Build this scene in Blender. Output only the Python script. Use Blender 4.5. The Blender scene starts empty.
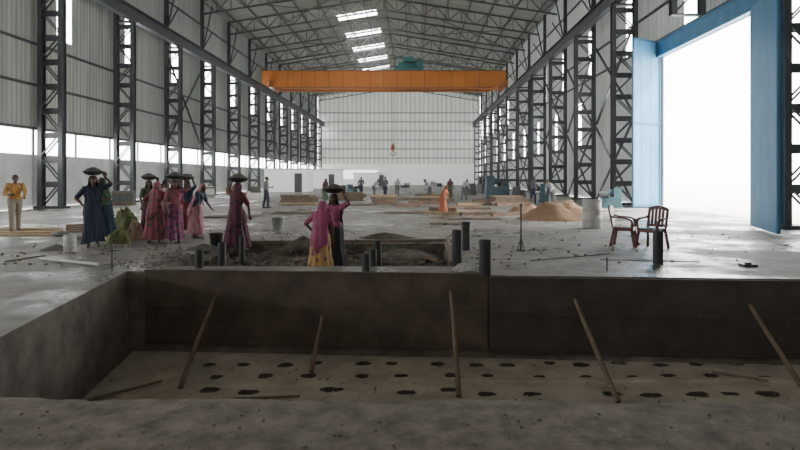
import bpy, bmesh, math, random
from mathutils import Vector, Matrix, noise
R=random.Random(7)
H=1.6
def P(px,py,d): return Vector(((px-415)/600*d, d, H-(py-177)/600*d))
def G(px,py,z=0.0):
    d=(H-z)*600/(py-177); return Vector(((px-415)/600*d,d,z))
COL=bpy.context.scene.collection
# ---------------------------------------------------------------- materials
def mat(name,c1,c2=None,scale=3.0,rough=.7,metal=0.0,bump=0.0,bscale=None,emit=0.0,kind='noise',wet=0,spec=.5,stretch=None,pos=(.35,.65),ribshade=0,ribaxis='Y'):
    m=bpy.data.materials.new(name); m.use_nodes=True
    nt=m.node_tree; b=nt.nodes['Principled BSDF']
    tc=nt.nodes.new('ShaderNodeTexCoord'); src0=src=tc.outputs['Object']
    if stretch:
        mp=nt.nodes.new('ShaderNodeMapping'); mp.inputs['Scale'].default_value=stretch
        nt.links.new(src,mp.inputs['Vector']); src=mp.outputs['Vector']
    if kind=='voronoi':
        t=nt.nodes.new('ShaderNodeTexVoronoi'); t.inputs['Scale'].default_value=scale; out=t.outputs['Distance']
    else:
        t=nt.nodes.new('ShaderNodeTexNoise'); t.inputs['Scale'].default_value=scale; t.inputs['Detail'].default_value=8
        t.inputs['Roughness'].default_value=.68; out=t.outputs['Fac']
    nt.links.new(src,t.inputs['Vector'])
    cr=nt.nodes.new('ShaderNodeValToRGB')
    c2=c2 or tuple(x*.7 for x in c1)
    cr.color_ramp.elements[0].color=(*c2,1); cr.color_ramp.elements[1].color=(*c1,1)
    cr.color_ramp.elements[0].position=pos[0]; cr.color_ramp.elements[1].position=pos[1]
    nt.links.new(out,cr.inputs['Fac']); colo=cr.outputs['Color']
    if ribshade:  # light and dark bands painted in as shading of the sheet ribs
        wv=nt.nodes.new('ShaderNodeTexWave'); wv.bands_direction=ribaxis; wv.inputs['Scale'].default_value=ribshade
        nt.links.new(src0,wv.inputs['Vector'])
        r2=nt.nodes.new('ShaderNodeMapRange'); r2.inputs[3].default_value=.74; r2.inputs[4].default_value=1.06
        nt.links.new(wv.outputs['Fac'],r2.inputs[0])
        vm=nt.nodes.new('ShaderNodeVectorMath'); vm.operation='SCALE'
        nt.links.new(colo,vm.inputs[0]); nt.links.new(r2.outputs[0],vm.inputs['Scale']); colo=vm.outputs[0]
    nt.links.new(colo,b.inputs['Base Color'])
    b.inputs['Roughness'].default_value=rough; b.inputs['Metallic'].default_value=metal
    b.inputs['Specular IOR Level'].default_value=spec
    if bump:
        n2=nt.nodes.new('ShaderNodeTexNoise'); n2.inputs['Scale'].default_value=bscale or scale*6; n2.inputs['Detail'].default_value=8
        n2.inputs['Roughness'].default_value=.7
        nt.links.new(src,n2.inputs['Vector'])
        bp=nt.nodes.new('ShaderNodeBump'); bp.inputs['Strength'].default_value=bump; bp.inputs['Distance'].default_value=.03
        nt.links.new(n2.outputs['Fac'],bp.inputs['Height']); nt.links.new(bp.outputs['Normal'],b.inputs['Normal'])
    if wet:
        n3=nt.nodes.new('ShaderNodeTexNoise'); n3.inputs['Scale'].default_value=.33; n3.inputs['Detail'].default_value=8; n3.inputs['Roughness'].default_value=.68
        nt.links.new(src,n3.inputs['Vector'])
        mr=nt.nodes.new('ShaderNodeMapRange'); mr.inputs[1].default_value=.47; mr.inputs[2].default_value=.58
        mr.inputs[3].default_value=rough; mr.inputs[4].default_value=wet
        nt.links.new(n3.outputs['Fac'],mr.inputs[0]); nt.links.new(mr.outputs[0],b.inputs['Roughness'])
        r3=nt.nodes.new('ShaderNodeMapRange'); r3.inputs[1].default_value=.44; r3.inputs[2].default_value=.6; r3.inputs[3].default_value=1.12; r3.inputs[4].default_value=.5
        nt.links.new(n3.outputs['Fac'],r3.inputs[0])
        vm=nt.nodes.new('ShaderNodeVectorMath'); vm.operation='SCALE'
        nt.links.new(colo,vm.inputs[0]); nt.links.new(r3.outputs[0],vm.inputs['Scale']); nt.links.new(vm.outputs[0],b.inputs['Base Color'])
    if emit:
        nt.links.new(colo,b.inputs['Emission Color']); b.inputs['Emission Strength'].default_value=emit
    return m
M={}
M['floor']=mat('concrete_floor',(.31,.295,.265),(.145,.135,.115),1.6,.66,bump=.6,bscale=12,wet=.24)
M['near']=mat('rough_concrete',(.31,.27,.225),(.115,.098,.08),4.5,.9,bump=1,bscale=26,pos=(.33,.67))
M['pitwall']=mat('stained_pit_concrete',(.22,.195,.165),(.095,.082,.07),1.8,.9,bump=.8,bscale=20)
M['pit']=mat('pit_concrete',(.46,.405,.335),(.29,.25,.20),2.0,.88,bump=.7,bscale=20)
M['pitshade']=mat('pit_hole_shade',(.07,.06,.05),(.03,.026,.022),6,.95)  # dark colour painted in for the shade of deeper holes
M['soil']=mat('dug_soil',(.14,.12,.095),(.045,.04,.032),3,.95,bump=1,bscale=14)
M['sheetL']=mat('profiled_sheet_grey_glow',(.34,.365,.335),(.22,.238,.215),1.2,.6,stretch=(1,3,.12),emit=.12,ribshade=.9)  # emission added as daylight glowing through the sheet
M['sheetR']=mat('profiled_sheet_light_glow',(.48,.51,.49),(.33,.36,.345),1.2,.6,stretch=(1,3,.12),emit=.33,ribshade=.9)  # stronger glow on this side, daylight put into the sheet
M['sheetF']=mat('profiled_sheet_white_glow',(.62,.65,.585),(.47,.495,.44),.9,.6,stretch=(3,1,.12),emit=.6,ribshade=.35,ribaxis='X')  # emission brightens the end wall as if daylit from outside
M['sheetB']=mat('rear_sheet_fill_glow',(.62,.57,.50),None,1,.7,emit=.8)  # glow added behind the camera to light the foreground
M['roof']=mat('roof_sheet_glow',(.27,.28,.245),(.185,.192,.168),.6,.6,stretch=(.2,3,1),emit=.15,ribshade=.7)  # small emission stands in for daylight through the roof
M['low']=mat('whitewashed_masonry_glow',(.54,.55,.53),(.38,.39,.38),.8,.85,bump=.2,emit=.17)  # emission lifts the masonry, hazy light put into its colour
M['white']=mat('white_partition_glow',(.75,.76,.73),(.62,.63,.61),.8,.8,emit=.6)  # white surfaces glow, standing for light falling on them
M['day']=mat('daylight_sheet',(1,1,1),(.93,.97,1),.8,.5,emit=16)
M['dayd']=mat('hazy_daylight_sheet',(.9,.93,.9),(.75,.79,.76),.8,.5,emit=2.4)
M['steel']=mat('painted_dark_steel',(.052,.06,.066),(.03,.035,.04),2,.6)
M['steelg']=mat('grey_truss_steel',(.09,.095,.09),(.055,.06,.057),2,.6)
M['orange']=mat('orange_crane_paint',(.66,.21,.02),(.54,.165,.016),.3,.55)
M['orange_shade']=mat('shaded_orange_paint',(.38,.115,.015),None,.3,.55)  # darker crane orange, shading put into flanges, stiffeners and ends
M['teal']=mat('teal_paint',(.03,.25,.24),None,2,.5)
M['blue']=mat('blue_door_paint_glow',(.06,.23,.40),(.035,.155,.29),1.6,.55,emit=.05,stretch=(1,1,.3))  # slight emission mixed into the door paint as added light
M['bluef']=mat('blue_frame_paint',(.03,.13,.24),None,2,.5)
M['form']=mat('rusty_formwork_steel',(.11,.078,.058),(.042,.033,.028),1.7,.65,metal=.1,bump=.4)
M['form2']=mat('dark_formwork_steel',(.065,.053,.045),(.028,.024,.022),1.7,.6,metal=.1,bump=.4)
M['wood']=mat('weathered_timber',(.20,.145,.10),(.10,.075,.052),5,.85,stretch=(1,1,.3),bump=.3)
M['palewood']=mat('pale_timber',(.42,.32,.18),(.28,.2,.11),4,.8,bump=.2)
M['pipe']=mat('black_pipe',(.02,.021,.025),(.012,.012,.015),3,.45)
M['chair']=mat('maroon_plastic',(.13,.034,.03),(.09,.024,.021),3,.4)
M['drum']=mat('dirty_white_plastic',(.50,.51,.49),(.34,.34,.32),4,.5)
M['sand']=mat('brown_sand',(.34,.21,.125),(.21,.13,.08),2,.95,bump=.9,bscale=20)
M['skin']=mat('brown_skin',(.11,.055,.034),(.08,.04,.026),6,.55)
M['hair']=mat('black_hair',(.012,.01,.01),None,20,.5)
M['eye']=mat('eye_white',(.6,.58,.55),None,9,.3)
M['pan']=mat('cement_stained_iron',(.045,.045,.045),(.025,.025,.025),8,.7,metal=.3)
M['cement']=mat('wet_cement',(.11,.105,.095),None,8,.8,bump=.5)
M['rubble']=mat('grey_rubble',(.20,.18,.155),(.08,.072,.062),2,.95)
M['rope']=mat('pale_cord',(.6,.6,.58),None,9,.8)
M['green']=mat('green_bundle',(.15,.17,.06),(.06,.08,.03),9,.9)
M['tarp']=mat('brown_mat',(.22,.15,.105),(.12,.085,.06),2,.9)
M['machine']=mat('blue_green_machine',(.04,.10,.12),None,4,.5)
M['grout']=mat('outside_yard',(.8,.78,.74),(.7,.68,.64),.5,.9)
M['bag']=mat('white_sack',(.38,.37,.34),(.27,.27,.25),6,.85)
# ---------------------------------------------------------------- mesh builder
class MB:
    def __init__(s): s.v=[]; s.f=[]
    def add(s,vs,fs):
        o=len(s.v); s.v+= [tuple(v) for v in vs]; s.f+=[tuple(i+o for i in f) for f in fs]; return s
    def box(s,c,d,mx=None):
        x,y,z=[k/2 for k in d]; vs=[Vector((a*x,b*y,e*z)) for a in(-1,1) for b in(-1,1) for e in(-1,1)]
        if mx: vs=[mx@v for v in vs]
        vs=[v+Vector(c) for v in vs]
        return s.add(vs,[(0,1,3,2),(4,6,7,5),(0,4,5,1),(2,3,7,6),(0,2,6,4),(1,5,7,3)])
    def beam(s,a,b,w,h=None):
        a=Vector(a);b=Vector(b);h=h or w;d=(b-a);L=d.length
        q=d.to_track_quat('Z','Y').to_matrix()
        return s.box((a+b)/2,(w,h,L),q)
    def cyl(s,a,b,r1,r2=None,n=12,caps=True):
        a=Vector(a);b=Vector(b);r2=r1 if r2 is None else r2
        q=(b-a).to_track_quat('Z','Y').to_matrix(); vs=[]
        for p,r in((a,r1),(b,r2)):
            for i in range(n):
                t=2*math.pi*i/n; vs.append(p+q@Vector((r*math.cos(t),r*math.sin(t),0)))
        fs=[(i,(i+1)%n,n+(i+1)%n,n+i) for i in range(n)]
        if caps: fs+=[tuple(range(n-1,-1,-1)),tuple(range(n,2*n))]
        return s.add(vs,fs)
    def lathe(s,prof,c=(0,0,0),n=20,sx=1,sy=1):
        vs=[];c=Vector(c)
        for r,z in prof:
            for i in range(n):
                t=2*math.pi*i/n; vs.append(c+Vector((r*sx*math.cos(t),r*sy*math.sin(t),z)))
        fs=[(j*n+i,j*n+(i+1)%n,(j+1)*n+(i+1)%n,(j+1)*n+i) for j in range(len(prof)-1) for i in range(n)]
        fs+=[tuple(range(n-1,-1,-1)),tuple((len(prof)-1)*n+i for i in range(n))]
        return s.add(vs,fs)
    def ell(s,c,r,n=12,m=8):
        prof=[(max(.001,math.sin(math.pi*j/m)),-math.cos(math.pi*j/m)) for j in range(m+1)]
        c=Vector(c);vs=[]
        for a,z in prof:
            for i in range(n):
                t=2*math.pi*i/n; vs.append(c+Vector((r[0]*a*math.cos(t),r[1]*a*math.sin(t),r[2]*z)))
        fs=[(j*n+i,j*n+(i+1)%n,(j+1)*n+(i+1)%n,(j+1)*n+i) for j in range(m) for i in range(n)]
        fs+=[tuple(range(n-1,-1,-1)),tuple(m*n+i for i in range(n))]
        return s.add(vs,fs)
    def cap(s,a,ra,b,rb,n=12):
        s.cyl(a,b,ra,rb,n); s.ell(a,(ra,)*3,n,6); s.ell(b,(rb,)*3,n,6); return s
    def mesh(s,name,smooth=False):
        me=bpy.data.meshes.new(name); me.from_pydata(s.v,[],s.f); me.update()
        bm=bmesh.new(); bm.from_mesh(me); bmesh.ops.recalc_face_normals(bm,faces=bm.faces); bm.to_mesh(me); bm.free()
        if smooth:
            for p in me.polygons: p.use_smooth=True
        return me
def setp(o,label=None,cat=None,group=None,kind=None):
    if label:o['label']=label
    if cat:o['category']=cat
    if group:o['group']=group
    if kind:o['kind']=kind
    return o
def obj(name,mb,m,loc=(0,0,0),rz=0,parent=None,smooth=False,label=None,cat=None,group=None,kind=None,bevel=0):
    me=mb if isinstance(mb,bpy.types.Mesh) else mb.mesh(name,smooth)
    if not me.materials: me.materials.append(M[m] if isinstance(m,str) else m)
    o=bpy.data.objects.new(name,me); COL.objects.link(o); o.location=loc; o.rotation_euler[2]=rz
    if parent: o.parent=parent
    if bevel:
        b=o.modifiers.new('bevel','BEVEL'); b.width=bevel; b.segments=2
    return setp(o,label,cat,group,kind)
def thing(name,loc,rz=0,label=None,cat=None,group=None,scale=1):
    e=bpy.data.objects.new(name,None); COL.objects.link(e); e.location=loc; e.rotation_euler[2]=rz; e.scale=(scale,)*3
    e.empty_display_size=.2
    return setp(e,label,cat,group)
def dup(t,loc,rz=None,label=None,scale=None,group=None):
    n=t.copy(); COL.objects.link(n); n.location=loc
    if rz is not None:n.rotation_euler[2]=rz
    if label:n['label']=label
    if group:n['group']=group
    if scale:n.scale=(scale,)*3
    def rec(a,b):
        for c in a.children:
            k=c.copy(); k.parent=b; COL.objects.link(k); rec(c,k)
    rec(t,n); return n
# ---------------------------------------------------------------- shell
XL,XR,YF,YB=-19.4,13.0,120.0,-8.0
ZE,ZR,XC=17.6,20.2,-3.2
def zroof(x): return ZE+(ZR-ZE)*(1-abs(x-XC)/(XR-XC))
PD=1.35
def backy(x): return 10.2-(x+4.9)*.0714
def poly(pts,z=0,mb=None):
    mb.add([(x,y,z) for x,y in pts],[tuple(range(len(pts)))])
NX0,NX1,NY0,NY1=-3.85,9.0,4.36,4.12
ne=[]
for i in range(161):
    x=NX0+(NX1-NX0)*i/160; ne.append((x,NY0+(NY1-NY0)*i/160+ (noise.noise((x*1.1,0,0))*.07+noise.noise((x*5,3,0))*.05+R.uniform(-.015,.015) if 0<i<160 else 0)))
fl=MB()
tx0,tx1,ty0,ty1=-4.6,.75,10.75,14.4
poly([(XL,NY0),(NX0,NY0),(-4.9,10.2),(XL,10.2)],mb=fl)
poly([(9,NY1),(XR,NY1),(XR,backy(9)),(9,backy(9))],mb=fl)
poly([(XL,10.2),(-4.9,10.2),(9,backy(9)),(XR,backy(9)),(XR,ty0),(XL,ty0)],mb=fl)
poly([(XL,ty0),(tx0,ty0),(tx0,ty1),(XL,ty1)],mb=fl)
poly([(tx1,ty0),(XR,ty0),(XR,ty1),(tx1,ty1)],mb=fl)
poly([(XL,ty1),(XR,ty1),(XR,YF),(XL,YF)],mb=fl)
obj('floor',fl,'floor',kind='structure')
nf=MB(); poly([(XL,YB),(XR,YB),(XR,NY1)]+ne[::-1]+[(XL,NY0)],mb=nf)
for a,b in zip(ne[:-1],ne[1:]):
    nf.add([(a[0],a[1],0),(b[0],b[1],0),(b[0],b[1]-.05,-PD-.1),(a[0],a[1]-.05,-PD-.1)],[(0,1,2,3)])
obj('floor',nf,'near',kind='structure')
pw=MB(); B_=-PD-.15
pw.add([(NX0,NY0,0),(-4.9,10.2,0),(-4.78,10.2,B_),(NX0,NY0,B_)],[(0,1,2,3)])
pw.add([(9,4.1,0),(9,9.4,0),(9,9.4,B_),(9,4.1,B_)],[(0,1,2,3)])
pw.add([(-5.1,backy(-5.1),0),(9.1,backy(9.1),0),(9.1,backy(9.1),B_),(-5.1,backy(-5.1),B_)],[(0,1,2,3)])
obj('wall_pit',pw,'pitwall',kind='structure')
holes=[]
for py,pxs,w in [(364,range(205,800,38),.19),(376,range(222,800,45),.18),(391,range(212,800,40),.25)]:
    for px in pxs:
        if R.random()<.1: continue
        p=G(px+R.uniform(-6,6),py+R.uniform(-1.5,1.5)+(4 if px>470 and py==391 else 0),-PD); holes.append((p.x,p.y,w*R.uniform(.75,1.2),R.uniform(.12,.2),R.uniform(0,9)))
nx,ny=560,240
x0,x1,y0,y1=-5.1,9.1,3.9,10.4
def inh(x,y):
    for hx,hy,w,h,s in holes:
        dx=(x-hx)/(w/2);dy=(y-hy)/(h/2)
        if abs(dx)<1.5 and abs(dy)<1.5:
            if dx*dx+dy*dy<1+.15*math.sin(3*math.atan2(dy,dx)+s): return True
    return False
vs=[];fs=[];flag=[]
for j in range(ny+1):
    for i in range(nx+1):
        x=x0+(x1-x0)*i/nx; y=y0+(y1-y0)*j/ny
        h=8<y and inh(x,y); flag.append(h)
        z=-PD+.012*noise.noise((x*2,y*2,0))+.006*noise.noise((x*9,y*9,0))-(.05 if h else 0)
        if 8.6<y<8.74 and x>-.4: z+=.04
        vs.append((x,y,z))
for j in range(ny):
    for i in range(nx): fs.append((j*(nx+1)+i,j*(nx+1)+i+1,(j+1)*(nx+1)+i+1,(j+1)*(nx+1)+i))
me=bpy.data.meshes.new('floor'); me.from_pydata(vs,[],fs); me.update()
me.materials.append(M['pit']); me.materials.append(M['pitshade'])
for p in me.polygons:
    if any(flag[k] for k in p.vertices): p.material_index=1
o=bpy.data.objects.new('floor',me); COL.objects.link(o); o['kind']='structure'
tr=MB()
n=60;m2=44;vs=[]
for j in range(m2+1):
    for i in range(n+1):
        x=tx0+(tx1-tx0)*i/n;y=ty0+(ty1-ty0)*j/m2
        e=min(i,n-i,j,m2-j)
        vs.append((x,y,0 if e==0 else -.25+.12*noise.noise((x*1.7,y*1.7,3))+.09*noise.noise((x*6,y*6,3))))
tr.add(vs,[(j*(n+1)+i,j*(n+1)+i+1,(j+1)*(n+1)+i+1,(j+1)*(n+1)+i) for j in range(m2) for i in range(n)])
obj('floor',tr,'soil',kind='structure')
def wallgrid(name,m,axis,pos,u0,u1,z0,z1,holes,thick=.15):
    us=sorted({u0,u1,*[h[0] for h in holes],*[h[1] for h in holes]}); zs=sorted({z0,z1,*[h[2] for h in holes],*[h[3] for h in holes]})
    us=[u for u in us if u0<=u<=u1]; zs=[z for z in zs if z0<=z<=z1]
    mb=MB()
    for a,b in zip(us[:-1],us[1:]):
        for c,d in zip(zs[:-1],zs[1:]):
            mu,mz=(a+b)/2,(c+d)/2
            if any(h[0]<mu<h[1] and h[2]<mz<h[3] for h in holes): continue
            if axis=='x': mb.box((pos,mu,mz),(thick,b-a,d-c))
            else: mb.box((mu,pos,mz),(b-a,thick,d-c))
    return obj(name,mb,m,kind='structure')
LC=[30.6+7.7*k for k in range(-3,12)]
RC=[26.5+8.0*k for k in range(-3,12)]
wn=0
hl=[(y+2.0,y+3.4,9.1,12.9) for y in LC if y+3.5<YF]
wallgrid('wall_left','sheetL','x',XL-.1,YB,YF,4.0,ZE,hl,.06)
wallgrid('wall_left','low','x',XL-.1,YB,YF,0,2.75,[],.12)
for y0_,y1_,a,b in hl:
    wn+=1; obj('window_%d'%wn,MB().box((0,0,0),(.05,y1_-y0_,b-a)),'day',loc=(XL-.09,(y0_+y1_)/2,(a+b)/2),kind='structure')
y=LC[0]; vp=None
while y<YF:
    if vp is None: vp=obj('vent_post',MB().box((0,0,0),(.08,.12,1.25)),'steel',loc=(XL-.08,y,3.375),label='short dark post in the open ventilation band',cat='vent post',group='ventilation band posts')
    else:
        o=vp.copy(); COL.objects.link(o); o.location=(XL-.08,y,3.375)
    y+=3.85
hr=[(y+1.2,y+2.6,9.0,12.4) for y in RC[3:] if y+3<YF]+[(y+4.6,y+5.4,4.0,7.4) for y in RC[4:] if y+6<YF]
DO=(18.95,31.6,0,7.9)
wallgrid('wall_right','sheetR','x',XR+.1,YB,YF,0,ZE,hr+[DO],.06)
for y0_,y1_,a,b in hr:
    wn+=1; obj('window_%d'%wn,MB().box((0,0,0),(.05,y1_-y0_,b-a)),'day',loc=(XR+.09,(y0_+y1_)/2,(a+b)/2),kind='structure')
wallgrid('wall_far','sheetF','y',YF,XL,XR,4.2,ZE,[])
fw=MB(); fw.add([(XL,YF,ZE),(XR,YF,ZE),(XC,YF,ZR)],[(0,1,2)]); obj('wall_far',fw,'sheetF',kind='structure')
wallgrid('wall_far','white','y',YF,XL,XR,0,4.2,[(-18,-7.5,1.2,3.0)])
wn+=1; obj('window_%d'%wn,MB().box((0,0,0),(10.5,.05,1.8)),'dayd',loc=(-12.75,YF,2.1),kind='structure')
wallgrid('wall_near','sheetB','y',YB,XL,XR,0,ZE+2.6,[])  # unseen rear wall, its glow added to brighten the foreground
sky=[(yc-1.1,yc+1.1) for yc in (58.5,67,75.3,83.5,91.7,99.9,108)]
rf=MB(); xa,xb=-8.6,-4.3
def quad(xA,xB,yA,yB,mb): mb.add([(xA,yA,zroof(xA)),(xB,yA,zroof(xB)),(xB,yB,zroof(xB)),(xA,yB,zroof(xA))],[(0,1,2,3)])
quad(XL-.3,xa,YB,YF,rf); quad(xb,XC,YB,YF,rf); quad(XC,XR+.3,YB,YF,rf)
yp=YB
for a,b in sky: quad(xa,xb,yp,a,rf); yp=b
quad(xa,xb,yp,YF,rf)
obj('ceiling',rf,'roof',kind='structure')
for a,b in sky:
    wn+=1; s=MB(); quad(xa,xb,a,b,s); obj('window_%d'%wn,s,'day',kind='structure')
g=MB(); g.add([(XR+.2,-30,-.02),(90,-30,-.02),(90,140,-.02),(XR+.2,140,-.02)],[(0,1,2,3)]); obj('ground',g,'grout',kind='structure')
g=MB(); g.add([(XL-.2,-30,-.02),(-90,-30,-.02),(-90,140,-.02),(XL-.2,140,-.02)],[(0,1,2,3)]); obj('ground',g,'grout',kind='structure')
def run_beam(name,x,z,w,h,label,cat,grp,m='steel'):
    return obj(name,MB().box((0,0,0),(w,YF-YB-.2,h)),m,loc=(x,(YF+YB)/2,z),label=label,cat=cat,group=grp)
for z in (4.08,6.3,8.4,13.3,15.4): run_beam('wall_girt',XL+.02,z,.1,.12,'long dark steel girt carrying grey wall sheets','steel girt','wall girts')
for z in (8.85,10.6,13.3,15.4): run_beam('wall_girt',XR-.02,z,.1,.12,'long dark steel girt carrying grey wall sheets','steel girt','wall girts')
for z in (5.4,7.2,9.0,10.8,12.6,14.4): obj('wall_girt',MB().box((0,0,0),(XR-XL-.4,.12,.14)),'steelg',loc=((XL+XR)/2,YF-.16,z),label='horizontal girt across the pale end wall',cat='steel girt',group='wall girts')
for x in (XL+1.35,XR-1.45):
    mb=MB(); L=YF-YB-.6
    mb.box((0,0,.4),(.4,L,.05)); mb.box((0,0,-.4),(.4,L,.05)); mb.box((0,0,0),(.05,L,.8)); mb.box((0,0,.46),(.08,L,.08))
    obj('runway_girder',mb,'steel',loc=(x,(YF+YB)/2,12.0),label='dark steel crane runway girder along the columns',cat='crane rail',group='crane runway girders')
def column(x,y,s,w,zb=0,label='dark steel laced column standing against the sheeted wall'):
    t=thing('lattice_column',(x,y,0),label=label,cat='steel column',group='lattice columns')
    for xx,z1 in ((0,ZE-.2),(s*w,11.5)):
        p=MB(); zc=(z1+zb)/2; p.box((xx,0,zc),(.05,.36,z1-zb)); p.box((xx,-.18,zc),(.22,.04,z1-zb)); p.box((xx,.18,zc),(.22,.04,z1-zb))
        obj('post',p,'steel',parent=t)
    l=MB(); n=9; dz=11.2/n
    for i in range(n):
        if .1+i*dz<zb: continue
        a,b=(0,s*w) if i%2==0 else (s*w,0)
        for yy in(-.16,.16): l.beam((a,yy,.1+i*dz),(b,yy,.1+(i+1)*dz),.08,.05)
        l.beam((0,0,(i+1)*dz-.02),(s*w,0,(i+1)*dz-.02),.07,.3)
    obj('lacing',l,'steel',parent=t)
    k=MB(); k.box((s*w*.6,0,11.5),(w*1.1,.4,.1)); k.beam((0,0,12.9),(s*w*.9,0,14.6),.08,.08)
    k.beam((0,0,12.5),(s*.9,0,16.9),.1,.1)
    if zb: k.box((s*w/2,0,zb),(w+.2,.36,.05))
    else: k.box((s*w/2,0,.06),(w+.5,.6,.12))
    obj('bracket',k,'steel',parent=t); return t
c0=column(XL+.35,LC[0],1,1.05)
for y in LC[1:]: dup(c0,(XL+.35,y,0))
c0=column(XR-.35,RC[1],-1,1.25)
for i,y in enumerate(RC):
    if i>=2 and i!=3: dup(c0,(XR-.35,y,0))
column(XR-.35,RC[3],-1,1.25,8.75,'short dark laced column carried over the wide doorway')
def xbr(x,ya,yb,za,zb):
    ya+=.37;yb-=.37
    b=MB(); b.beam((0,0,za),(0,yb-ya,zb),.14,.08); b.beam((.05,0,zb),(.05,yb-ya,za),.14,.08)
    obj('cross_brace',b,'steel',loc=(x,ya,0),label='dark steel cross bracing between wall columns',cat='steel brace',group='wall cross braces')
for i in (4,5,6,8,10):
    xbr(XR-.3,RC[i],RC[i+1],.02,5.1); xbr(XR-.3,RC[i],RC[i+1],5.3,10.6)
for i in (5,9): xbr(XL+.3,LC[i],LC[i+1],4.4,10.8)
def truss():
    t=thing('roof_truss',(0,0,0),label='lattice steel roof truss spanning the shed',cat='roof truss',group='roof trusses')
    D=1.35; N=24; ch=MB(); bc=MB(); wb=MB(); xs=[XL+.3+(XR-XL-.6)*i/N for i in range(N+1)]
    top=[Vector((x,0,zroof(x)-.25)) for x in xs]; bot=[Vector((x,0,zroof(x)-.25-D+ .1)) for x in xs]
    for i in range(N):
        ch.beam(top[i],top[i+1],.16,.16); bc.beam(bot[i],bot[i+1],.15,.15)
        wb.beam(*((bot[i],top[i+1]) if i%2 else (top[i],bot[i+1])),.08,.08)
        wb.beam(top[i],bot[i],.06,.06)
    obj('top_chord',ch,'steelg',parent=t); obj('bottom_chord',bc,'steelg',parent=t); obj('web_bracing',wb,'steelg',parent=t)
    return t
T=truss(); T.location=(0,LC[2],0)
for y in [LC[2]+7.7*k for k in range(1,13) if LC[2]+7.7*k<YF-1]: dup(T,(0,y,0))
for i in range(15):
    x=XL+1+(XR-XL-2)*i/14
    obj('roof_purlin',MB().box((0,0,0),(.09,YF-20,.16)),'steelg',loc=(x,(YF+20)/2,zroof(x)-.1),label='thin longitudinal roof purlin under the sheets',cat='roof purlin',group='roof purlins')
for i in range(6):
    y=LC[3]+7.7*(3+i); s=1 if i%2==0 else -1; xs_=-14 if s>0 else 2.0
    za,zb=(zroof(xs_)-1.4,zroof(xs_+8)-1.4)
    b=MB(); b.beam((0,0,za),(8,7.7,zb),.07); b.beam((8,0,zb),(0,7.7,za),.07)
    obj('roof_brace',b,'steelg',loc=(xs_,y,0),label='thin crossed roof bracing between trusses',cat='steel brace',group='roof braces')
# ---------------------------------------------------------------- crane
cr=thing('overhead_crane',(0,74.5,12.6),label='orange double girder overhead travelling crane across the shed',cat='overhead crane')
gx0,gx1=XL+.4,XR-1.75
for yy in (0,3.0):
    g=MB(); h=2.1
    prof=[(gx0,.55),(gx0,h),(gx1,h),(gx1,.55),(gx1-1.6,0.05),(gx0+1.6,0.05)]
    vs=[(x,yy-.3,z) for x,z in prof]+[(x,yy+.3,z) for x,z in prof]; n=len(prof)
    g.add(vs,[tuple(range(n)),tuple(range(2*n-1,n-1,-1))]+[(i,(i+1)%n,n+(i+1)%n,n+i) for i in range(n)])
    obj('girder',g,'orange',parent=cr)
    fg=MB(); fg.box(((gx0+gx1)/2,yy,2.13),(gx1-gx0,.85,.1)); fg.box(((gx0+gx1)/2,yy,.06),(gx1-gx0-3.3,.85,.1))
    for k in range(1,16):
        x=gx0+1.6+(gx1-gx0-3.2)*k/16; fg.box((x,yy-.32,1.08),(.07,.05,1.95))
    obj('flange',fg,'orange_shade',parent=cr)
for x in (gx0+.9,gx1-.1):
    e=MB(); e.box((x,1.5,.55),(.5,5.4,.6)); e.cyl((x-.15,-.6,.3),(x+.15,-.6,.3),.3); e.cyl((x-.15,3.6,.3),(x+.15,3.6,.3),.3)
    obj('end_truck',e,'orange_shade',parent=cr)
tr_=MB(); tr_.box((-.8,1.5,2.4),(3.4,3.2,.35)); tr_.cyl((-2,1.2,3.05),(.3,1.2,3.05),.5); tr_.box((.7,1.5,3.1),(.7,1.4,1.1)); tr_.box((-1.9,2.2,2.95),(.6,.7,.8)); tr_.box((-.8,.6,3.7),(1.4,1,.5))
for x in(-2.4,.8): tr_.beam((x,0,2.4),(x,0,3.7),.07)
tr_.beam((-2.4,0,3.7),(.8,0,3.7),.07)
obj('trolley',tr_,'teal',parent=cr)
hl_=MB(); y=-.33
for k in range(21):
    x=gx0+.6+(gx1-gx0-1.2)*k/20; hl_.beam((x,y,2.1),(x,y,3.0),.04)
hl_.beam((gx0+.6,y,3.0),(gx1-.6,y,3.0),.04); hl_.beam((gx0+.6,y,2.55),(gx1-.6,y,2.55),.03)
obj('handrail',hl_,'steelg',parent=cr)
hk=MB(); X=-2.8
for dx in(-.25,.25): hk.beam((X+dx,1.5,2.2),(X+dx*.6,1.5,-6.8),.05)
hk.cyl((X-.2,1.5,-7.1),(X+.2,1.5,-7.1),.36,n=16); hk.box((X,1.5,-7.4),(.5,.35,.5)); hk.beam((X,1.5,-7.6),(X,1.5,-7.9),.12)
for k in range(7):
    a=math.pi*(-.1+1.4*k/7); b=math.pi*(-.1+1.4*(k+1)/7)
    hk.beam((X+.28*math.cos(a+math.pi),1.5,-8.0-.28*math.sin(a)),(X+.28*math.cos(b+math.pi),1.5,-8.0-.28*math.sin(b)),.12)
obj('hook_block',hk,'orange_shade',parent=cr)
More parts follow.
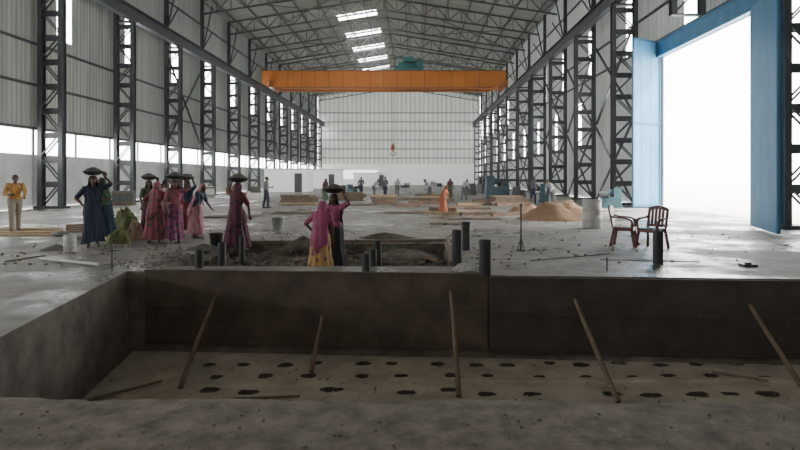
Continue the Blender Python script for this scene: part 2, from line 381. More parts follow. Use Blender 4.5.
# ---------------------------------------------------------------- blue doors
def leaf(a,b,h,label,z0=.05):
    a=Vector((*a,0));b=Vector((*b,0));L=(b-a).length; ang=math.atan2(b.y-a.y,b.x-a.x)
    t=thing('door_leaf',a,ang,label=label,cat='industrial door',group='blue door leaves')
    p=MB(); n=3; p.box((L/2,0,h/2+z0),(L,.05,h))
    for i in range(1,n): p.box((L*i/n,-.028,h/2+z0),(.03,.02,h-.1))
    obj('door_sheet',p,'blue',parent=t)
    fr=MB()
    for x in(.05,L-.05): fr.box((x,-.05,h/2+z0),(.1,.06,h))
    for z in(.1,h*.5,h-.06): fr.box((L/2,-.05,z+z0),(L,.06,.1))
    obj('door_frame',fr,'bluef',parent=t); return t
leaf((11.15,30.8),(12.95,31.75),8.7,'tall narrow blue sheet metal door leaf swung open inwards')
leaf((9.85,16.3),(10.75,19.2),6.9,'tall blue sheet metal door leaf near the lattice column')
hd=MB(); hd.box((0,0,0),(.2,12.6,.8)); hd.box((-.14,0,-.36),(.1,12.6,.1)); hd.box((-.14,0,.36),(.1,12.6,.1))
obj('trim_1',hd,'blue',loc=(XR-.1,25.3,8.3),kind='structure')
# ---------------------------------------------------------------- formwork & props
def formpanel(xa,xb,top,bot,m,label,off):
    ya,yb=backy(xa)-off,backy(xb)-off; L=math.hypot(xb-xa,yb-ya)
    t=thing('formwork_panel',(xa,ya,0),math.atan2(yb-ya,xb-xa),label=label,cat='formwork panel',group='pit formwork')
    p=MB(); p.box((L/2,.02,(top+bot)/2),(L,.04,top-bot)); p.box((L/2,-.005,top-.02),(L,.05,.04)); p.box((L/2,-.005,bot+.02),(L,.05,.04))
    obj('sheet',p,m,parent=t)
    obj('rib',MB().box((L/2,-.01,top-.6),(L,.03,.03)),m,parent=t)
formpanel(-4.55,1.17,.04,-1.2,'form','rusty brown steel formwork sheet lining the pit',.06)
formpanel(1.2,8.9,-.02,-1.24,'form2','dark steel formwork sheet lining the pit',.06)
def stick(name,a,b,r0,r1,m,label,cat,grp,n=10):
    a=Vector(a);b=Vector(b);mb=MB();k=6;pts=[]
    for i in range(k+1):
        t=i/k; p=(b-a)*t; pts.append(p+Vector((noise.noise(a+p)*.02,noise.noise(a+p+Vector((5,0,0)))*.02,0)))
    for i in range(k): mb.cyl(pts[i],pts[i+1],r0+(r1-r0)*i/k,r0+(r1-r0)*(i+1)/k,n)
    return obj(name,mb,m,loc=a,smooth=False,label=label,cat=cat,group=grp)
for (tx,ty),(bx,by) in [((215,297),(180,388)),((322,317),(312,372)),((451,292),(459,396)),((575,300),(618,402)),((750,305),(800,385))]:
    b=G(bx,by,-PD+.02); d=backy(b.x)-.16; t=P(tx,ty,d)
    stick('timber_prop',b,t,.038,.03,'wood','weathered timber prop leaning against the formwork','timber prop','pit props')
for a_,b_ in [((88,400),(162,381)),((220,400),(300,396)),((712,372),(768,381))]:
    stick('loose_stick',G(*a_,-PD+.05),G(*b_,-PD+.05),.022,.016,'wood','dark bent timber stick lying on the pit floor','stick','loose pit sticks')
for px,yt,yb,w in [(466,222,250,9),(457,230,265,10),(485,240,276,12),(658,230,264,10),(378,241,257,7),(373,249,266,7),(366,254,272,8),(242,236,254,6),(222,243,262,8),(199,250,268,8)]:
    p=G(px,yb); s=600/p.y; h=(yb-yt)/s; r=w/s/2; z=0
    if tx0<p.x<tx1 and ty0<p.y<ty1: z=-.3
    mb=MB(); mb.lathe([(r,z),(r,h),(r*.85,h),(r*.85,h-.08)],n=18)
    obj('pipe_stub',mb,'pipe',loc=(p.x,p.y,0),label='short upright black pipe set in the concrete floor',cat='pipe',group='black pipe stubs')
p=G(748,266); obj('anchor_plate',MB().box((0,0,.02),(.25,.2,.04)).cyl((0,0,.04),(0,0,.07),.06),'pipe',loc=p,label='small dark anchor plate on concrete',cat='anchor plate')
# ---------------------------------------------------------------- plastic chairs
def tube(mb,pts,r,r2=None,n=8):
    for a,b in zip(pts[:-1],pts[1:]): mb.beam(a,b,r,r2 or r)
def chair(loc,rz,label):
    t=thing('plastic_chair',loc,rz,label=label,cat='chair',group='maroon plastic chairs')
    s=MB(); s.box((0,0,.43),(.46,.44,.035)); s.box((0,-.21,.4),(.46,.035,.08)); s.box((-.215,0,.4),(.03,.4,.07)); s.box((.215,0,.4),(.03,.4,.07)); obj('seat',s,'chair',parent=t,bevel=.008)
    b=MB()
    for i in range(4): b.box((-.125+.083*i,.25,.67),(.06,.02,.4),Matrix.Rotation(-.18,3,'X'))
    tube(b,[Vector((-.215+.43*q,.3,.86+.05*math.sin(math.pi*q))) for q in [k/8 for k in range(9)]],.035,.08)
    b.beam((-.215,.21,.45),(-.215,.3,.88),.05,.04); b.beam((.215,.21,.45),(.215,.3,.88),.05,.04); b.beam((-.2,.22,.5),(.2,.22,.5),.03,.06)
    obj('backrest',b,'chair',parent=t)
    for sx in(-1,1):
        a=MB(); tube(a,[Vector(v) for v in ((sx*.215,.28,.72),(sx*.245,.2,.68),(sx*.26,.05,.665),(sx*.26,-.1,.655),(sx*.255,-.19,.62),(sx*.24,-.215,.54),(sx*.225,-.2,.42))],.055,.035)
        obj('armrest',a,'chair',parent=t)
        for sy in(-1,1):
            l=MB(); l.beam((sx*.2,sy*.19,.43),(sx*.25,sy*.27,0),.055,.045); obj('leg',l,'chair',parent=t)
chair(G(624,246),math.radians(62),'maroon plastic armchair turned towards its twin')
chair(G(652,248),math.radians(-50),'maroon plastic armchair with its back to the door')
def drum(p,s,label):
    t=thing('plastic_drum',p,label=label,cat='drum',group='plastic drums',scale=s)
    obj('body',MB().lathe([(.27,0),(.29,.03),(.29,.27),(.305,.29),(.29,.31),(.29,.56),(.305,.58),(.29,.6),(.28,.86),(.26,.86),(.26,.3)],n=28),'drum',parent=t,smooth=True)
    obj('rim',MB().lathe([(.28,.85),(.3,.86),(.3,.89),(.27,.89),(.27,.85)],n=28),'drum',parent=t)
drum(G(592,228),1,'dirty white open plastic drum on the floor')
drum(G(70,252),.42,'small pale plastic drum beside mortar heap')
def mound(name,c,rx,ry,h,m,label,cat,seed=0,group=None,pw_=1.1):
    mb=MB();n=36;k=14;vs=[Vector((0,0,h))]
    for j in range(1,k+1):
        for i in range(n):
            a=2*math.pi*i/n; r=j/k
            q=Vector((math.cos(a)*r,math.sin(a)*r,0)); nz=noise.noise(q*2.3+Vector((seed,seed*2,0)))+.4*noise.noise(q*7+Vector((seed,seed*2,0)))
            e=1+.25*noise.noise(Vector((math.cos(a)*1.5,math.sin(a)*1.5,seed)))
            f_=((math.cos(r*math.pi)+1)/2)**.6 if pw_==0 else max(0,(1-r)**pw_)
            z=h*f_*(1+.5*nz*min(1,r*3))*(1 if j<k else 0)+ (h*.06*(nz+.5) if j<k else -.02)
            vs.append(Vector((q.x*rx*e,q.y*ry*e,z)))
    fs=[(0,1+i,1+(i+1)%n) for i in range(n)]
    for j in range(k-1):
        for i in range(n):
            a=1+j*n; fs.append((a+i,a+n+i,a+n+(i+1)%n,a+(i+1)%n))
    mb.add(vs,fs); return obj(name,mb,m,loc=c,smooth=True,label=label,cat=cat,group=group)
mound('sand_pile',G(560,219),1.65,1.4,.62,'sand','brown sand heap on the concrete floor','sand pile',1,pw_=0)
mound('sand_pile',G(526,212),.9,.9,.32,'sand','low brown sand heap beside the larger heap','sand pile',4,pw_=0)
mound('soil_heap',G(305,247),.55,.4,.25,'soil','small dark soil heap beside the trench','soil heap',3)
mound('soil_heap',G(385,238),.8,.35,.15,'soil','low dark soil heap beside the trench','soil heap',5)
mound('soil_heap',G(275,259,-.2)+Vector((0,0,-.03)),.7,.5,.25,'soil','loose dark soil heap inside the trench','soil heap',6)
mound('soil_heap',G(405,256,-.2)+Vector((0,0,-.03)),.8,.5,.2,'rubble','loose grey rubble heap inside the trench','soil heap',16)
mound('mortar_heap',G(55,250),.35,.3,.12,'cement','small heap of grey mortar on floor','mortar heap',9)
mound('mortar_heap',G(205,249),.4,.3,.12,'cement','small heap of grey mortar on floor','mortar heap',12)
def rubble(spots,label):
    rb=MB()
    for x,y,z,s in spots:
        o=len(rb.v); rb.ell((x,y,z+s*.5),(s*R.uniform(.7,1.4),s*R.uniform(.7,1.3),s*.7),5,4)
        for k in range(o,len(rb.v)):
            v=Vector(rb.v[k]); rb.v[k]=tuple(v+Vector((R.uniform(-1,1),R.uniform(-1,1),R.uniform(-.5,.5)))*s*.25)
    obj('rubble_scatter',rb,'rubble',label=label,cat='rubble',kind='stuff')
sp=[]
for i in range(1100):
    q=R.random()
    if q<.5: x=R.gauss(-1.9,2.0); y=R.uniform(10.85,15.2)
    elif q<.8: x=R.uniform(-9,-1); y=R.uniform(10.6,18)
    elif q<.92: x=R.uniform(.5,9); y=R.uniform(10,22)
    else: x=R.uniform(-7,5); y=R.uniform(10.5,16)
    inT=tx0+.1<x<tx1-.1 and ty0+.1<y<ty1-.1
    sp.append((x,y,-.22 if inT else 0,R.uniform(.02,.07) if inT else R.uniform(.006,.032)))
rubble(sp,'loose grey rubble scattered around the trench')
sp=[(R.uniform(-3.2,4.5),R.uniform(3.2,4.1),0,R.uniform(.003,.012)) for i in range(240)]
rubble(sp,'small grit and stones on rough concrete slab')
sp=[(R.uniform(-4.4,6.5),R.uniform(7.6,9.6),-PD,R.uniform(.004,.016)) for i in range(160)]
rubble(sp,'small rubble and grit on the pit floor')
def plank(a,b,w,t_,m='palewood',label='pale sawn timber plank lying on the floor',grp='loose planks',zoff=0):
    a=Vector(a);b=Vector(b);L=(b-a).length
    mb=MB(); mb.box((L/2,0,t_/2+zoff),(L,w,t_)); obj('timber_plank',mb,m,loc=a,rz=math.atan2(b.y-a.y,b.x-a.x),label=label,cat='plank',group=grp)
for i in range(5): plank(G(-30+i*4,229+i*1.7),G(58+i*3,229.5+i*1.6),.2,.05+.02*(i%2))
for i in range(4): plank(G(66,226+i*2.2),G(98,225+i*2.2),.18,.05,'tarp','brown plank lying on the floor')
plank(G(215,244.2),G(446,241.7),.12,.07,'wood','dark timber edging along the trench')
plank(G(453,265),G(446,244),.1,.07,'wood','dark timber edging along the trench')
plank(G(395,250,-.2),G(440,262,-.2),.12,.06,'wood','dark board lying in the dug trench')
plank(G(292,262,-.2),G(350,252,-.2),.1,.06,'wood','dark board lying in the dug trench')
for i in range(14):
    px=398+R.uniform(-1,1)*14+i*7;py=200+(i*7)%17; a=G(px,py); an=R.uniform(-.5,.5); L=R.uniform(.9,2.2)
    plank(a,a+Vector((L*math.cos(an),L*math.sin(an),0)),R.uniform(.15,.5),R.uniform(.05,.2),R.choice(['wood','palewood','tarp','tarp']),'timber board among building material on the floor')
for (px,py,w,h) in [(474,219,2.0,.8),(410,213,2.4,1.0),(450,224,1.4,.5),(345,205,3,2),(300,213,2.5,1.2),(232,217,2.2,1.2)]:
    mb=MB(); n=8; vs=[]
    for j in range(n+1):
        for i in range(n+1):
            vs.append((w*(i/n-.5),h*(j/n-.5),.03+.05*abs(noise.noise((i*.8,j*.8,px)))))
    mb.add(vs,[(j*(n+1)+i,j*(n+1)+i+1,(j+1)*(n+1)+i+1,(j+1)*(n+1)+i) for j in range(n) for i in range(n)])
    obj('ground_sheet',mb,'tarp',loc=G(px,py),label='crumpled brown sheet spread on the floor',cat='ground sheet',group='ground sheets')
def rod(a,b,r,m='steelg',label='thin grey steel rod lying on the floor'):
    a=Vector(a);b=Vector(b); obj('steel_rod',MB().cyl((0,0,r),(b-a)+Vector((0,0,r)),r,n=8),m,loc=a,label=label,cat='rod',group='loose rods')
rod(G(40,260),G(98,266),.03,'drum','pale pipe length lying on the floor')
rod(G(5,262),G(45,256),.012); rod(G(530,261),G(610,254),.007); rod(G(600,260),G(700,262),.007)
for px,yb,yt in [(112,272,238),(607,272,258)]:
    a=G(px,yb); rod(a,P(px,yt,a.y),.012,'steel','thin upright steel rod fixed in the floor')
t=thing('pipe_stand',G(521,251),label='slim dark upright steel stand with small foot',cat='stand')
obj('pole',MB().cyl((0,0,.03),(0,0,.98),.02).ell((0,0,.99),(.035,.035,.035)),'steel',parent=t)
obj('foot',MB().beam((-.09,0,.015),(.09,0,.015),.04,.03).beam((0,-.09,.015),(0,.09,.015),.04,.03).beam((-.07,0,.03),(0,0,.3),.015).beam((.07,0,.03),(0,0,.3),.015),'steel',parent=t)
cu=MB(); pts=[]
for k in range(90):
    a=k*.35; r=.16+.05*math.sin(k*.37); pts.append(Vector((r*math.cos(a)*1.4,r*math.sin(a),.02+.0012*k+.015*math.sin(k))))
for a,b in zip(pts[:-1],pts[1:]): cu.cyl(a,b,.009,n=5,caps=False)
obj('cord_coil',cu,'rope',loc=G(466,272),label='loose coil of white cord on concrete',cat='cord')
def bucket(p,m,label,s=1):
    t=thing('bucket',p,label=label,cat='bucket',group='buckets',scale=s)
    obj('body',MB().lathe([(.11,0),(.15,.28),(.16,.28),(.16,.3),(.14,.3),(.1,.03)],n=18),m,parent=t,smooth=True)
    h=MB(); q=[Vector((.15*math.cos(a),0,.28+.14*math.sin(a))) for a in [math.pi*i/8 for i in range(9)]]
    for a,b in zip(q[:-1],q[1:]): h.cyl(a,b,.006,n=5)
    obj('handle',h,'steel',parent=t)
bucket(G(278,230),'drum','white plastic bucket standing on the floor',1.35)
bucket(G(216,246),'pan','dark bucket near the workers')
def pan(name,loc,label,s=1):
    t=thing(name,loc,label=label,cat='pan',group='mortar pans',scale=s)
    obj('bowl',MB().lathe([(.08,0),(.16,.03),(.21,.08),(.225,.09),(.2,.08),(.15,.05)],n=22),'pan',parent=t,smooth=True)
    c=MB(); c.lathe([(.19,.06),(.165,.11),(.11,.15),(.05,.175),(.01,.18)],n=18)
    c.v=[tuple(Vector(v)*(1+.12*noise.noise(Vector(v)*9+Vector(loc)))) for v in c.v]
    obj('contents',c,'cement',parent=t,smooth=True)
    return t
def sack(p,rz,s=1):
    mb=MB(); mb.ell((0,0,.11),(.38*s,.22*s,.12*s),16,10)
    obj('cement_sack',mb,'bag',loc=p,rz=rz,smooth=True,label='pale filled cement sack lying on floor',cat='sack',group='cement sacks')
sack(G(74,242),.3,.7); sack(G(60,238),1.3,.7)
mound('cloth_bundle',G(126,236),.38,.35,.75,'green','dull green cloth bundle heaped beside workers','cloth bundle',31,pw_=.6)
mound('cloth_bundle',G(118,243),.3,.26,.34,'green','small dull green cloth bundle heaped beside workers','cloth bundle',37,pw_=.6)
mound('cloth_bundle',G(135,240),.26,.24,.45,'tarp','small brown cloth bundle heaped beside workers','cloth bundle',41,pw_=.6)
# ---------------------------------------------------------------- machines / far items
def machine(p,s,m,label,rz):
    t=thing('workshop_machine',p,rz,label=label,cat='machine',group='workshop machines',scale=s)
    obj('base',MB().box((0,0,.35),(1.3,.8,.7)).box((0,0,.04),(1.5,1.0,.08)),m,parent=t,bevel=.03)
    obj('head',MB().box((-.4,0,1.0),(.45,.7,.6)).cyl((-.25,0,1.0),(.1,0,1.0),.18),m,parent=t,bevel=.02)
    obj('gearbox',MB().box((.45,0,.85),(.35,.5,.3)),'steel',parent=t,bevel=.02)
    obj('motor',MB().cyl((.1,.5,.9),(.7,.5,.9),.2,n=14),'steel',parent=t)
for k,(px,py,s,m) in enumerate([(497,199,1.3,'machine'),(519,200,.7,'steelg'),(545,202,.9,'machine'),(470,195,.8,'steelg'),(611,208,.8,'machine'),(340,196,.7,'steelg'),(405,193.5,.8,'drum'),(484,193,1.3,'steelg'),(352,194,.7,'machine'),(436,193,.9,'drum')]):
    machine(G(px,py),s,m,'blue green workshop machine on the shop floor' if m=='machine' else 'grey workshop machine on the shop floor',k*.7)
for px,py,w in [(508,205,2.4),(433,203,2.0),(300,204,2.5),(386,204,1.8),(350,200,2.2)]:
    t=thing('timber_stack',G(px,py),R.uniform(-.3,.3),label='low stack of brown timber boards on floor',cat='timber stack',group='timber stacks')
    for k in range(5): obj('board',MB().box((R.uniform(-.2,.2),0,.06+.11*k),(w*R.uniform(.7,1),1.0,.1)),R.choice(['wood','tarp','palewood']),parent=t)
def hut(p,w,d,h,label):
    t=thing('store_room',p,0,label=label,cat='small building',group='store rooms')
    obj('walls',MB().box((0,0,h/2),(w,d,h)),'white',parent=t)
    obj('roof_slab',MB().box((0,0,h+.06),(w+.2,d+.2,.12)),'low',parent=t)
    obj('doorway',MB().box((w*.3,-d/2-.03,1.0),(.8,.06,2.0)),'steelg',parent=t)
hut(Vector((-13.8,66,0)),4.5,4,2.4,'low white flat roofed store room inside the shed')
hut(Vector((-13.5,86,0)),6,4,2.6,'low white flat roofed store room inside the shed')
hut(Vector((-7.5,104,0)),6,4,2.2,'low white flat roofed store room inside the shed')
for k in range(7):
    y=34+k*6.9; x=XL+2.6+R.uniform(-.2,.5); s=R.uniform(.5,1.0)
    t=thing('crate',(x,y,0),R.uniform(0,1),label='small timber crate near the wall columns',cat='crate',group='crates',scale=s)
    obj('panel',MB().box((0,0,.45),(1.1,.9,.8)),R.choice(['wood','steelg','low']),parent=t)
    obj('batten',MB().box((0,-.47,.15),(1.15,.05,.1)).box((0,-.47,.75),(1.15,.05,.1)).box((0,0,.02),(1.2,1,.06)),'wood',parent=t)
# ---------------------------------------------------------------- people
def remesh(mb,voxel,smooth=2):
    me=mb.mesh('tmp'); o=bpy.data.objects.new('tmp',me); COL.objects.link(o)
    r=o.modifiers.new('r','REMESH'); r.mode='VOXEL'; r.voxel_size=voxel; r.use_smooth_shade=True
    if smooth:
        s=o.modifiers.new('s','SMOOTH'); s.iterations=smooth; s.factor=.5
    dg=bpy.context.evaluated_depsgraph_get(); dg.update()
    res=bpy.data.meshes.new_from_object(o.evaluated_get(dg)); bpy.data.objects.remove(o)
    for p in res.polygons:p.use_smooth=True
    return res
ARM={'down':((.26,.03,1.07),(.29,-.07,.85),(0,-.02,-1)),'up':((.37,-.05,1.44),(.245,-.02,1.60),(-.25,0,1)),
     'carry':((.25,.02,1.08),(.14,-.27,1.08),(-.3,-1,.1)),'reach':((.23,-.14,1.12),(.17,-.38,1.0),(0,-1,-.3)),
     'low':((.22,-.14,1.1),(.17,-.24,.86),(0,-.2,-1)),'hip':((.34,.06,1.12),(.2,-.06,.96),(-.8,-.3,-.2))}
def person(loc,rz,h,armL,armR,lean,dress,c,label,stride=.05,hood=True,seed=0,bulk=1.16):
    sc=h/1.62
    t=thing('person',loc,rz,label=label,cat='person',scale=sc)
    piv=Vector((0,0,.92)); Rm=Matrix.Rotation(lean,3,'X')
    def U(p):
        p=Vector(p); return piv+Rm@(p-piv)
    b=MB(); lz={}
    for s,fy in((-1,-stride),(1,stride)):
        hp=Vector((s*.085,0,.88)); kn=Vector((s*.09,fy*.6-.03,.48)); an=Vector((s*.09,fy+.02,.09)); lz[s]=(hp,kn,an)
        b.cap(hp,.085,kn,.055); b.cap(kn,.055,kn.lerp(an,.35)+Vector((0,.012,0)),.052); b.cap(kn.lerp(an,.35)+Vector((0,.012,0)),.052,an,.035)
        b.cap(an+Vector((0,.02,-.05)),.035,an+Vector((s*.02,-.14,-.065)),.024)
    b.cap((-.07,0,.92),.1,(.07,0,.92),.1); b.cap((0,0,.95),.11,U((0,0,1.1)),.1)
    b.cap(U((-.03,0,1.1)),.09,U((-.055,0,1.26)),.095); b.cap(U((.03,0,1.1)),.09,U((.055,0,1.26)),.095)
    b.cap(U((-.13,0,1.34)),.05,U((.13,0,1.34)),.05); b.cap(U((0,.01,1.33)),.055,U((0,-.01,1.44)),.045)
    arms={}
    for s,ps in((-1,armR),(1,armL)):
        e,w,hd=ARM[ps]; S=Vector((s,1,1)); sh=U((s*.165,0,1.33)); e=U(Vector(e)*S); w=U(Vector(w)*S); hd=(Rm@(Vector(hd)*S)).normalized()
        b.cap(sh,.05,e,.037); b.cap(e,.037,w,.025); arms[s]=(sh,e,w)
        side=hd.cross(Vector((0,1,0.1))).normalized()
        if side.length<.5: side=Vector((1,0,0))
        nrm=hd.cross(side).normalized()
        if nrm.dot(Vector((-s,0,0)))<0: nrm=-nrm
        pm=w+hd*.07
        for o_ in(-.022,0,.022): b.cap(w+hd*.015+side*o_*.6,.016,pm+side*o_,.015,8)
        for q,(o_,l) in enumerate(((-.033,.055),(-.011,.07),(.011,.075),(.033,.06))):
            r0=pm+side*o_; k1=r0+hd*l*.5+nrm*.006; k2=k1+hd*l*.42+nrm*.022
            b.cap(r0,.0095,k1,.009,8); b.cap(k1,.009,k2,.0075,8)
        th=w+hd*.025-side*.028; b.cap(th,.012,th+hd*.03-side*.022+nrm*.01,.0105,8); b.cap(th+hd*.03-side*.022+nrm*.01,.0105,th+hd*.058-side*.024+nrm*.025,.009,8)
    hc=U((0,-.02,1.52)); hm=MB(); hm.ell((0,.008,.015),(.074,.088,.088),18,12); hm.ell((0,-.02,-.035),(.056,.068,.07),16,10)
    hm.cap((0,-.088,.012),.009,(0,-.103,-.018),.014,8); hm.ell((0,-.082,-.052),(.024,.014,.012),10,6); hm.ell((0,-.076,-.092),(.025,.02,.018),10,6)
    for s in(-1,1): hm.ell((s*.077,.01,-.01),(.01,.02,.032),8,6); hm.ell((s*.03,-.074,.028),(.024,.014,.009),8,6)
    Rh=Matrix.Rotation(lean*.4,3,'X')
    b.add([hc+Rh@Vector(v) for v in hm.v],hm.f)
    obj('body',remesh(b,.0085,2),'skin',parent=t)
    for s in(-1,1):
        e=MB(); e.ell(hc+Rh@Vector((s*.03,-.083,.006)),(.012,.008,.007),8,6); obj('eye',e,'eye',parent=t)
    hr=MB(); n=18; vs=[]
    for j in range(8):
        ph=j/7*1.9
        for i in range(n+1):
            a=math.pi/2+(i/n-.5)*2*(math.pi if ph<.75 else 2.05)
            vs.append(hc+Rh@Vector((.083*math.sin(ph)*math.cos(a),.012+.098*math.sin(ph)*math.sin(a),.018+.096*math.cos(ph))))
    hr.add(vs,[(j*(n+1)+i,j*(n+1)+i+1,(j+1)*(n+1)+i+1,(j+1)*(n+1)+i) for j in range(7) for i in range(n)])
    if dress!='man': hr.ell(hc+Rh@Vector((0,.1,-.04)),(.04,.035,.04),10,8)
    obj('hair',hr,'hair',parent=t,smooth=True)
    tm,sm=c[:2]; dm=c[2] if len(c)>2 else sm
    u=MB(); g_=.016
    u.cap((-.06,0,.95),.11+g_,(.06,0,.95),.11+g_); u.cap((0,0,.97),.115+g_,U((0,0,1.12)),.1+g_)
    for s in(-1,1):
        u.cap(U((s*.03,0,1.1)),.092+g_,U((s*.055,0,1.26)),.1+g_); u.cap(U((0,0,1.335)),.06,U((s*.155,0,1.33)),.064)
        sh,e,w=arms[s]; k=.95 if dress=='man' else .85
        u.cap(sh,.07,sh.lerp(e,k),.056)
        if dress=='man' : u.cap(e,.052,e.lerp(w,.6),.045)
    obj('blouse' if dress!='man' else 'shirt',remesh(u,.013,3),tm,parent=t)
    if dress=='man':
        l=MB()
        for s in(-1,1):
            hp,kn,an=lz[s]; l.cap(hp,.108,kn,.078); l.cap(kn,.078,an+Vector((0,0,.03)),.066)
        l.cap((-.07,0,.92),.12,(.07,0,.92),.12)
        obj('trousers',remesh(l,.013,3),sm,parent=t)
        for s in(-1,1):
            an=lz[s][2]; sd=MB(); sd.ell(an+Vector((s*.01,-.05,-.055)),(.047,.13,.035),14,8); obj('shoe',sd,'pan',parent=t,smooth=True)
        return t
    sk=MB(); n=72; prof=[(1.03,.118,.115),(.97,.15,.135),(.88,.178,.155),(.72,.172,.155),(.55,.17,.16),(.38,.175,.18),(.24,.19,.2),(.12,.205,.21)]
    vs=[]
    for j,(z,rx,ry) in enumerate(prof):
        q=j/7; bk=1+(bulk-1)*min(1,q*1.5)
        for i in range(n):
            a=2*math.pi*i/n; k=bk*(1+.09*q*math.cos(11*a+z*3+seed)+.06*q*math.sin(4*a+z*5+seed*2))
            off=abs(stride)*1.1*q*math.cos(a)
            vs.append((rx*k*math.cos(a),off+(ry+abs(stride)*.35*q)*k*math.sin(a),z-(.03*math.sin(2*a+seed) if j==7 else 0)))
    sk.add(vs,[(j*n+i,j*n+(i+1)%n,(j+1)*n+(i+1)%n,(j+1)*n+i) for j in range(7) for i in range(n)])
    obj('sari_skirt',sk,sm,parent=t,smooth=True)
    rings=[(1.632,.015,.02),(1.62,.06,.075),(1.575,.09,.11),(1.50,.098,.12),(1.43,.105,.12),(1.385,.15,.125),(1.345,.205,.13),(1.25,.2,.145),(1.1,.17,.155),(.97,.185,.175),(.8,.2,.2),(.66,.19,.21)]
    if not hood: rings=rings[5:]
    n=36; vs=[]
    for j,(z,rx,ry) in enumerate(rings):
        sp=1.7 if z>1.38 else (1.8 if z>1.2 else 1.45)
        for i in range(n+1):
            a=math.pi/2+(i/n-.5)*2*sp
            k=1+(.07 if z<1.4 else .03)*math.sin(9*a+z*7+seed)
            vs.append(U(Vector((rx*k*math.cos(a),-.012*(z>1.4)+ry*k*math.sin(a),z+(.1*math.sin(a*1.7+seed) if j==len(rings)-1 else 0)))))
    d=MB(); d.add(vs,[(j*(n+1)+i,j*(n+1)+i+1,(j+1)*(n+1)+i+1,(j+1)*(n+1)+i) for j in range(len(rings)-1) for i in range(n)])
    o=obj('sari_drape',d,dm,parent=t,smooth=True); s_=o.modifiers.new('s','SOLIDIFY'); s_.thickness=.01
    sa=MB(); n=14; vs=[]
    for i in range(n+1):
        q=i/n; x=.15-.3*q; z=1.0+.36*q; y=-.125-.025*math.sin(math.pi*q)+.07*max(0,q-.75)*2
        vs+= [U((x-.06,y,z+.06)),U((x+.08,y,z-.07))]
    sa.add(vs,[(2*i,2*i+1,2*i+3,2*i+2) for i in range(n)])
    o=obj('sari_sash',sa,dm,parent=t,smooth=True); s_=o.modifiers.new('s','SOLIDIFY'); s_.thickness=.01
    return t
def cloth(name,a,b,kind='voronoi',scale=14,pos=(.25,.5)):
    f=lambda c:tuple((x*.87+sum(c)/3*.13)*.6 for x in c)
    return mat(name,f(a),f(b),scale,.85,kind=kind,pos=pos)
navy=cloth('navy_cotton',(.025,.04,.095),(.012,.018,.04),'noise',4)
navy2=cloth('navy_teal_cotton',(.03,.08,.12),(.015,.025,.06))
pink=cloth('pink_print',(.50,.12,.17),(.16,.12,.14),scale=8)
purp=cloth('magenta_purple_print',(.32,.06,.16),(.07,.035,.10),scale=8)
pinkw=cloth('pink_white_print',(.62,.22,.30),(.50,.44,.42),scale=8)
mar=cloth('dark_maroon_print',(.19,.04,.08),(.04,.035,.06),scale=8)
yel=cloth('yellow_purple_print',(.78,.50,.13),(.34,.08,.2),scale=7)
pinky=cloth('deep_magenta_cotton',(.55,.09,.25),(.34,.05,.17),'noise',5)
blk=cloth('black_cotton',(.025,.022,.035),(.014,.014,.02),'noise')
red=cloth('red_cotton',(.28,.035,.04),(.17,.025,.03),'noise')
ora=cloth('orange_red_cotton',(.75,.18,.07),(.58,.10,.05),'noise')
yor=cloth('yellow_shirt_print',(.85,.44,.07),(.46,.17,.06))
tan=cloth('tan_cotton',(.45,.38,.30),(.32,.26,.2),'noise')
gry=cloth('grey_cotton',(.20,.21,.23),(.12,.13,.14),'noise')
wht=cloth('white_cotton',(.6,.6,.6),(.42,.42,.45),'noise')
grn=cloth('green_cotton',(.10,.20,.10),(.04,.09,.06),'noise')
rd=math.radians
def headpan(per,h,lean=0):
    sc=h/1.62; q=Vector((0,0,.92))+Matrix.Rotation(lean,3,'X')@(Vector((0,-.015,1.636))-Vector((0,0,.92)))
    q=Matrix.Rotation(per.rotation_euler[2],3,'Z')@(q*sc); pan('mortar_pan',per.location+q,'dark iron mortar pan carried on a head',1.05)
a=person(G(93,247),rd(30),1.62,'up','hip',.0,'sari',(navy,navy),'person in navy clothes balancing a pan on the head',.12,seed=1); headpan(a,1.62)
a=person(G(104,240),rd(-30),1.58,'carry','low',.1,'sari',(grn,navy2,navy2),'person in teal and green sari holding cloth',.12,seed=2)
a=person(G(155,243),rd(160),1.48,'hip','low',.14,'sari',(red,pink,pink),'person in pink printed sari standing with back turned',.1,True,3)
a=person(G(175,243),rd(20),1.52,'up','low',.0,'sari',(pink,purp,pink),'person in magenta sari with a pan on the head',.08,seed=4); headpan(a,1.52)
a=person(G(196,238),rd(80),1.45,'reach','low',.35,'sari',(navy2,pinkw,pinkw),'person in pink and white sari leaning forward',.1,seed=5)
a=person(G(164,236),rd(120),1.52,'carry','hip',.05,'sari',(wht,purp,pinkw),'person in pale and purple sari with hand on hip',.1,False,6)
a=person(G(187,233),rd(-20),1.5,'up','up',.0,'sari',(navy,red,navy),'person in red and navy clothes steadying a head pan',.1,seed=9); headpan(a,1.5)
a=person(G(149,234),rd(20),1.5,'up','low',.0,'sari',(grn,mar,mar),'person in maroon sari and green blouse with head pan',.1,True,12); headpan(a,1.5)
a=person(G(237,251),rd(150),1.47,'up','low',.05,'sari',(red,mar,mar),'person in maroon printed sari with a pan on the head',.12,seed=7); headpan(a,1.47,.05)
a=person(Vector((-1.78,11.3,-.27)),rd(165),1.42,'hip','low',.2,'sari',(pinky,yel,pinky),'person in yellow sari and magenta drape with back turned',.1,seed=8)
a=person(Vector((-1.62,12.0,-.27)),rd(-20),1.53,'up','low',.0,'sari',(pinky,blk,blk),'person in dark sari with magenta blouse steadying a head pan',.08,seed=10); headpan(a,1.53)
m0=person(G(15,232),rd(40),1.66,'reach','carry',.05,'man',(yor,tan),'person in yellow printed shirt and tan trousers',.12)
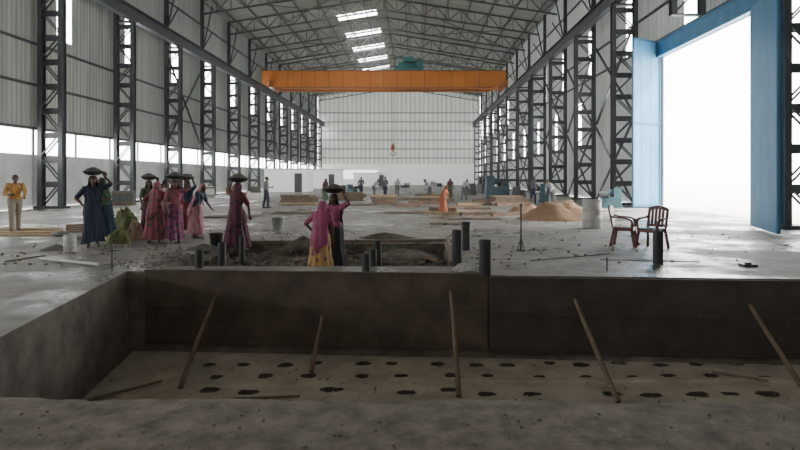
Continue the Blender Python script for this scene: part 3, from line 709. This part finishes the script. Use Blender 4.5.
w0=person(G(443,213),rd(60),1.25,'reach','low',.35,'sari',(ora,ora),'person in orange red sari bending over the floor',.1)
m1=person(G(385,199),rd(30),1.62,'carry','down',.05,'man',(gry,navy),'person in grey shirt working',.1)
m2_=person(G(430,200),rd(-70),1.6,'reach','reach',.7,'man',(wht,gry),'person in pale shirt bending over work',.14)
w1=person(G(450,198),rd(10),1.5,'down','carry',.15,'sari',(mar,grn),'person in dark green sari standing',.05)
lab={m1:'person in grey shirt working',m2_:'person in pale shirt bending over work',w1:'person in dark green sari standing'}
for src,px,py,rz in [(m1,361,197,.5),(m2_,374,199,1),(m2_,464,200,2.5),(m1,533,204,2),(m2_,552,206,-1),(m2_,397,196,3),(w1,325,201,1),(m1,266,208,2)]:
    dup(src,G(px,py),rz,lab[src])
# ---------------------------------------------------------------- haze volume added for glare and washed-out distance
vm_=bpy.data.materials.new('haze_volume'); vm_.use_nodes=True; nt=vm_.node_tree; nt.nodes.clear()
vo=nt.nodes.new('ShaderNodeOutputMaterial'); vs_=nt.nodes.new('ShaderNodeVolumeScatter'); vs_.inputs['Density'].default_value=.0006; vs_.inputs['Anisotropy'].default_value=.6
vs_.inputs['Color'].default_value=(.96,.98,.97,1); nt.links.new(vs_.outputs[0],vo.inputs['Volume'])
obj('haze_volume',MB().box((0,0,0),(XR-XL+.04,YF-YB-.3,22.4)),vm_,loc=((XL+XR)/2,(YF+YB)/2,9.1),kind='stuff',label='thin haze volume added to soften the shed interior',cat='haze')
# ---------------------------------------------------------------- light
w=bpy.data.worlds.new('World'); bpy.context.scene.world=w; w.use_nodes=True
bg=w.node_tree.nodes['Background']; bg.inputs[0].default_value=(1,.995,.98,1); bg.inputs[1].default_value=15
def portal(loc,rot,sx,sy):
    l=bpy.data.lights.new('portal','AREA'); l.shape='RECTANGLE'; l.size=sx; l.size_y=sy; l.cycles.is_portal=True
    o=bpy.data.objects.new('daylight_portal',l); COL.objects.link(o); o.location=loc; o.rotation_euler=rot
portal((XR+.3,25.3,3.95),(0,math.pi/2,0),7.9,12.7)
portal((XL-.3,56,3.375),(0,-math.pi/2,0),1.25,YF-YB)
sl=bpy.data.lights.new('sun','SUN'); sl.energy=12; sl.angle=rd(3); sl.color=(1,.96,.9)
so=bpy.data.objects.new('sun',sl); COL.objects.link(so)
so.rotation_euler=Vector((-3,2.2,-5)).to_track_quat('-Z','Y').to_euler()
cam=bpy.data.cameras.new('camera'); co=bpy.data.objects.new('camera',cam); COL.objects.link(co)
co.location=(0,0,H); co.rotation_euler=(math.pi/2,0,0); cam.lens=27; cam.sensor_width=36
cam.shift_x=-15/800; cam.shift_y=-48/800; cam.clip_end=500
bpy.context.scene.camera=co
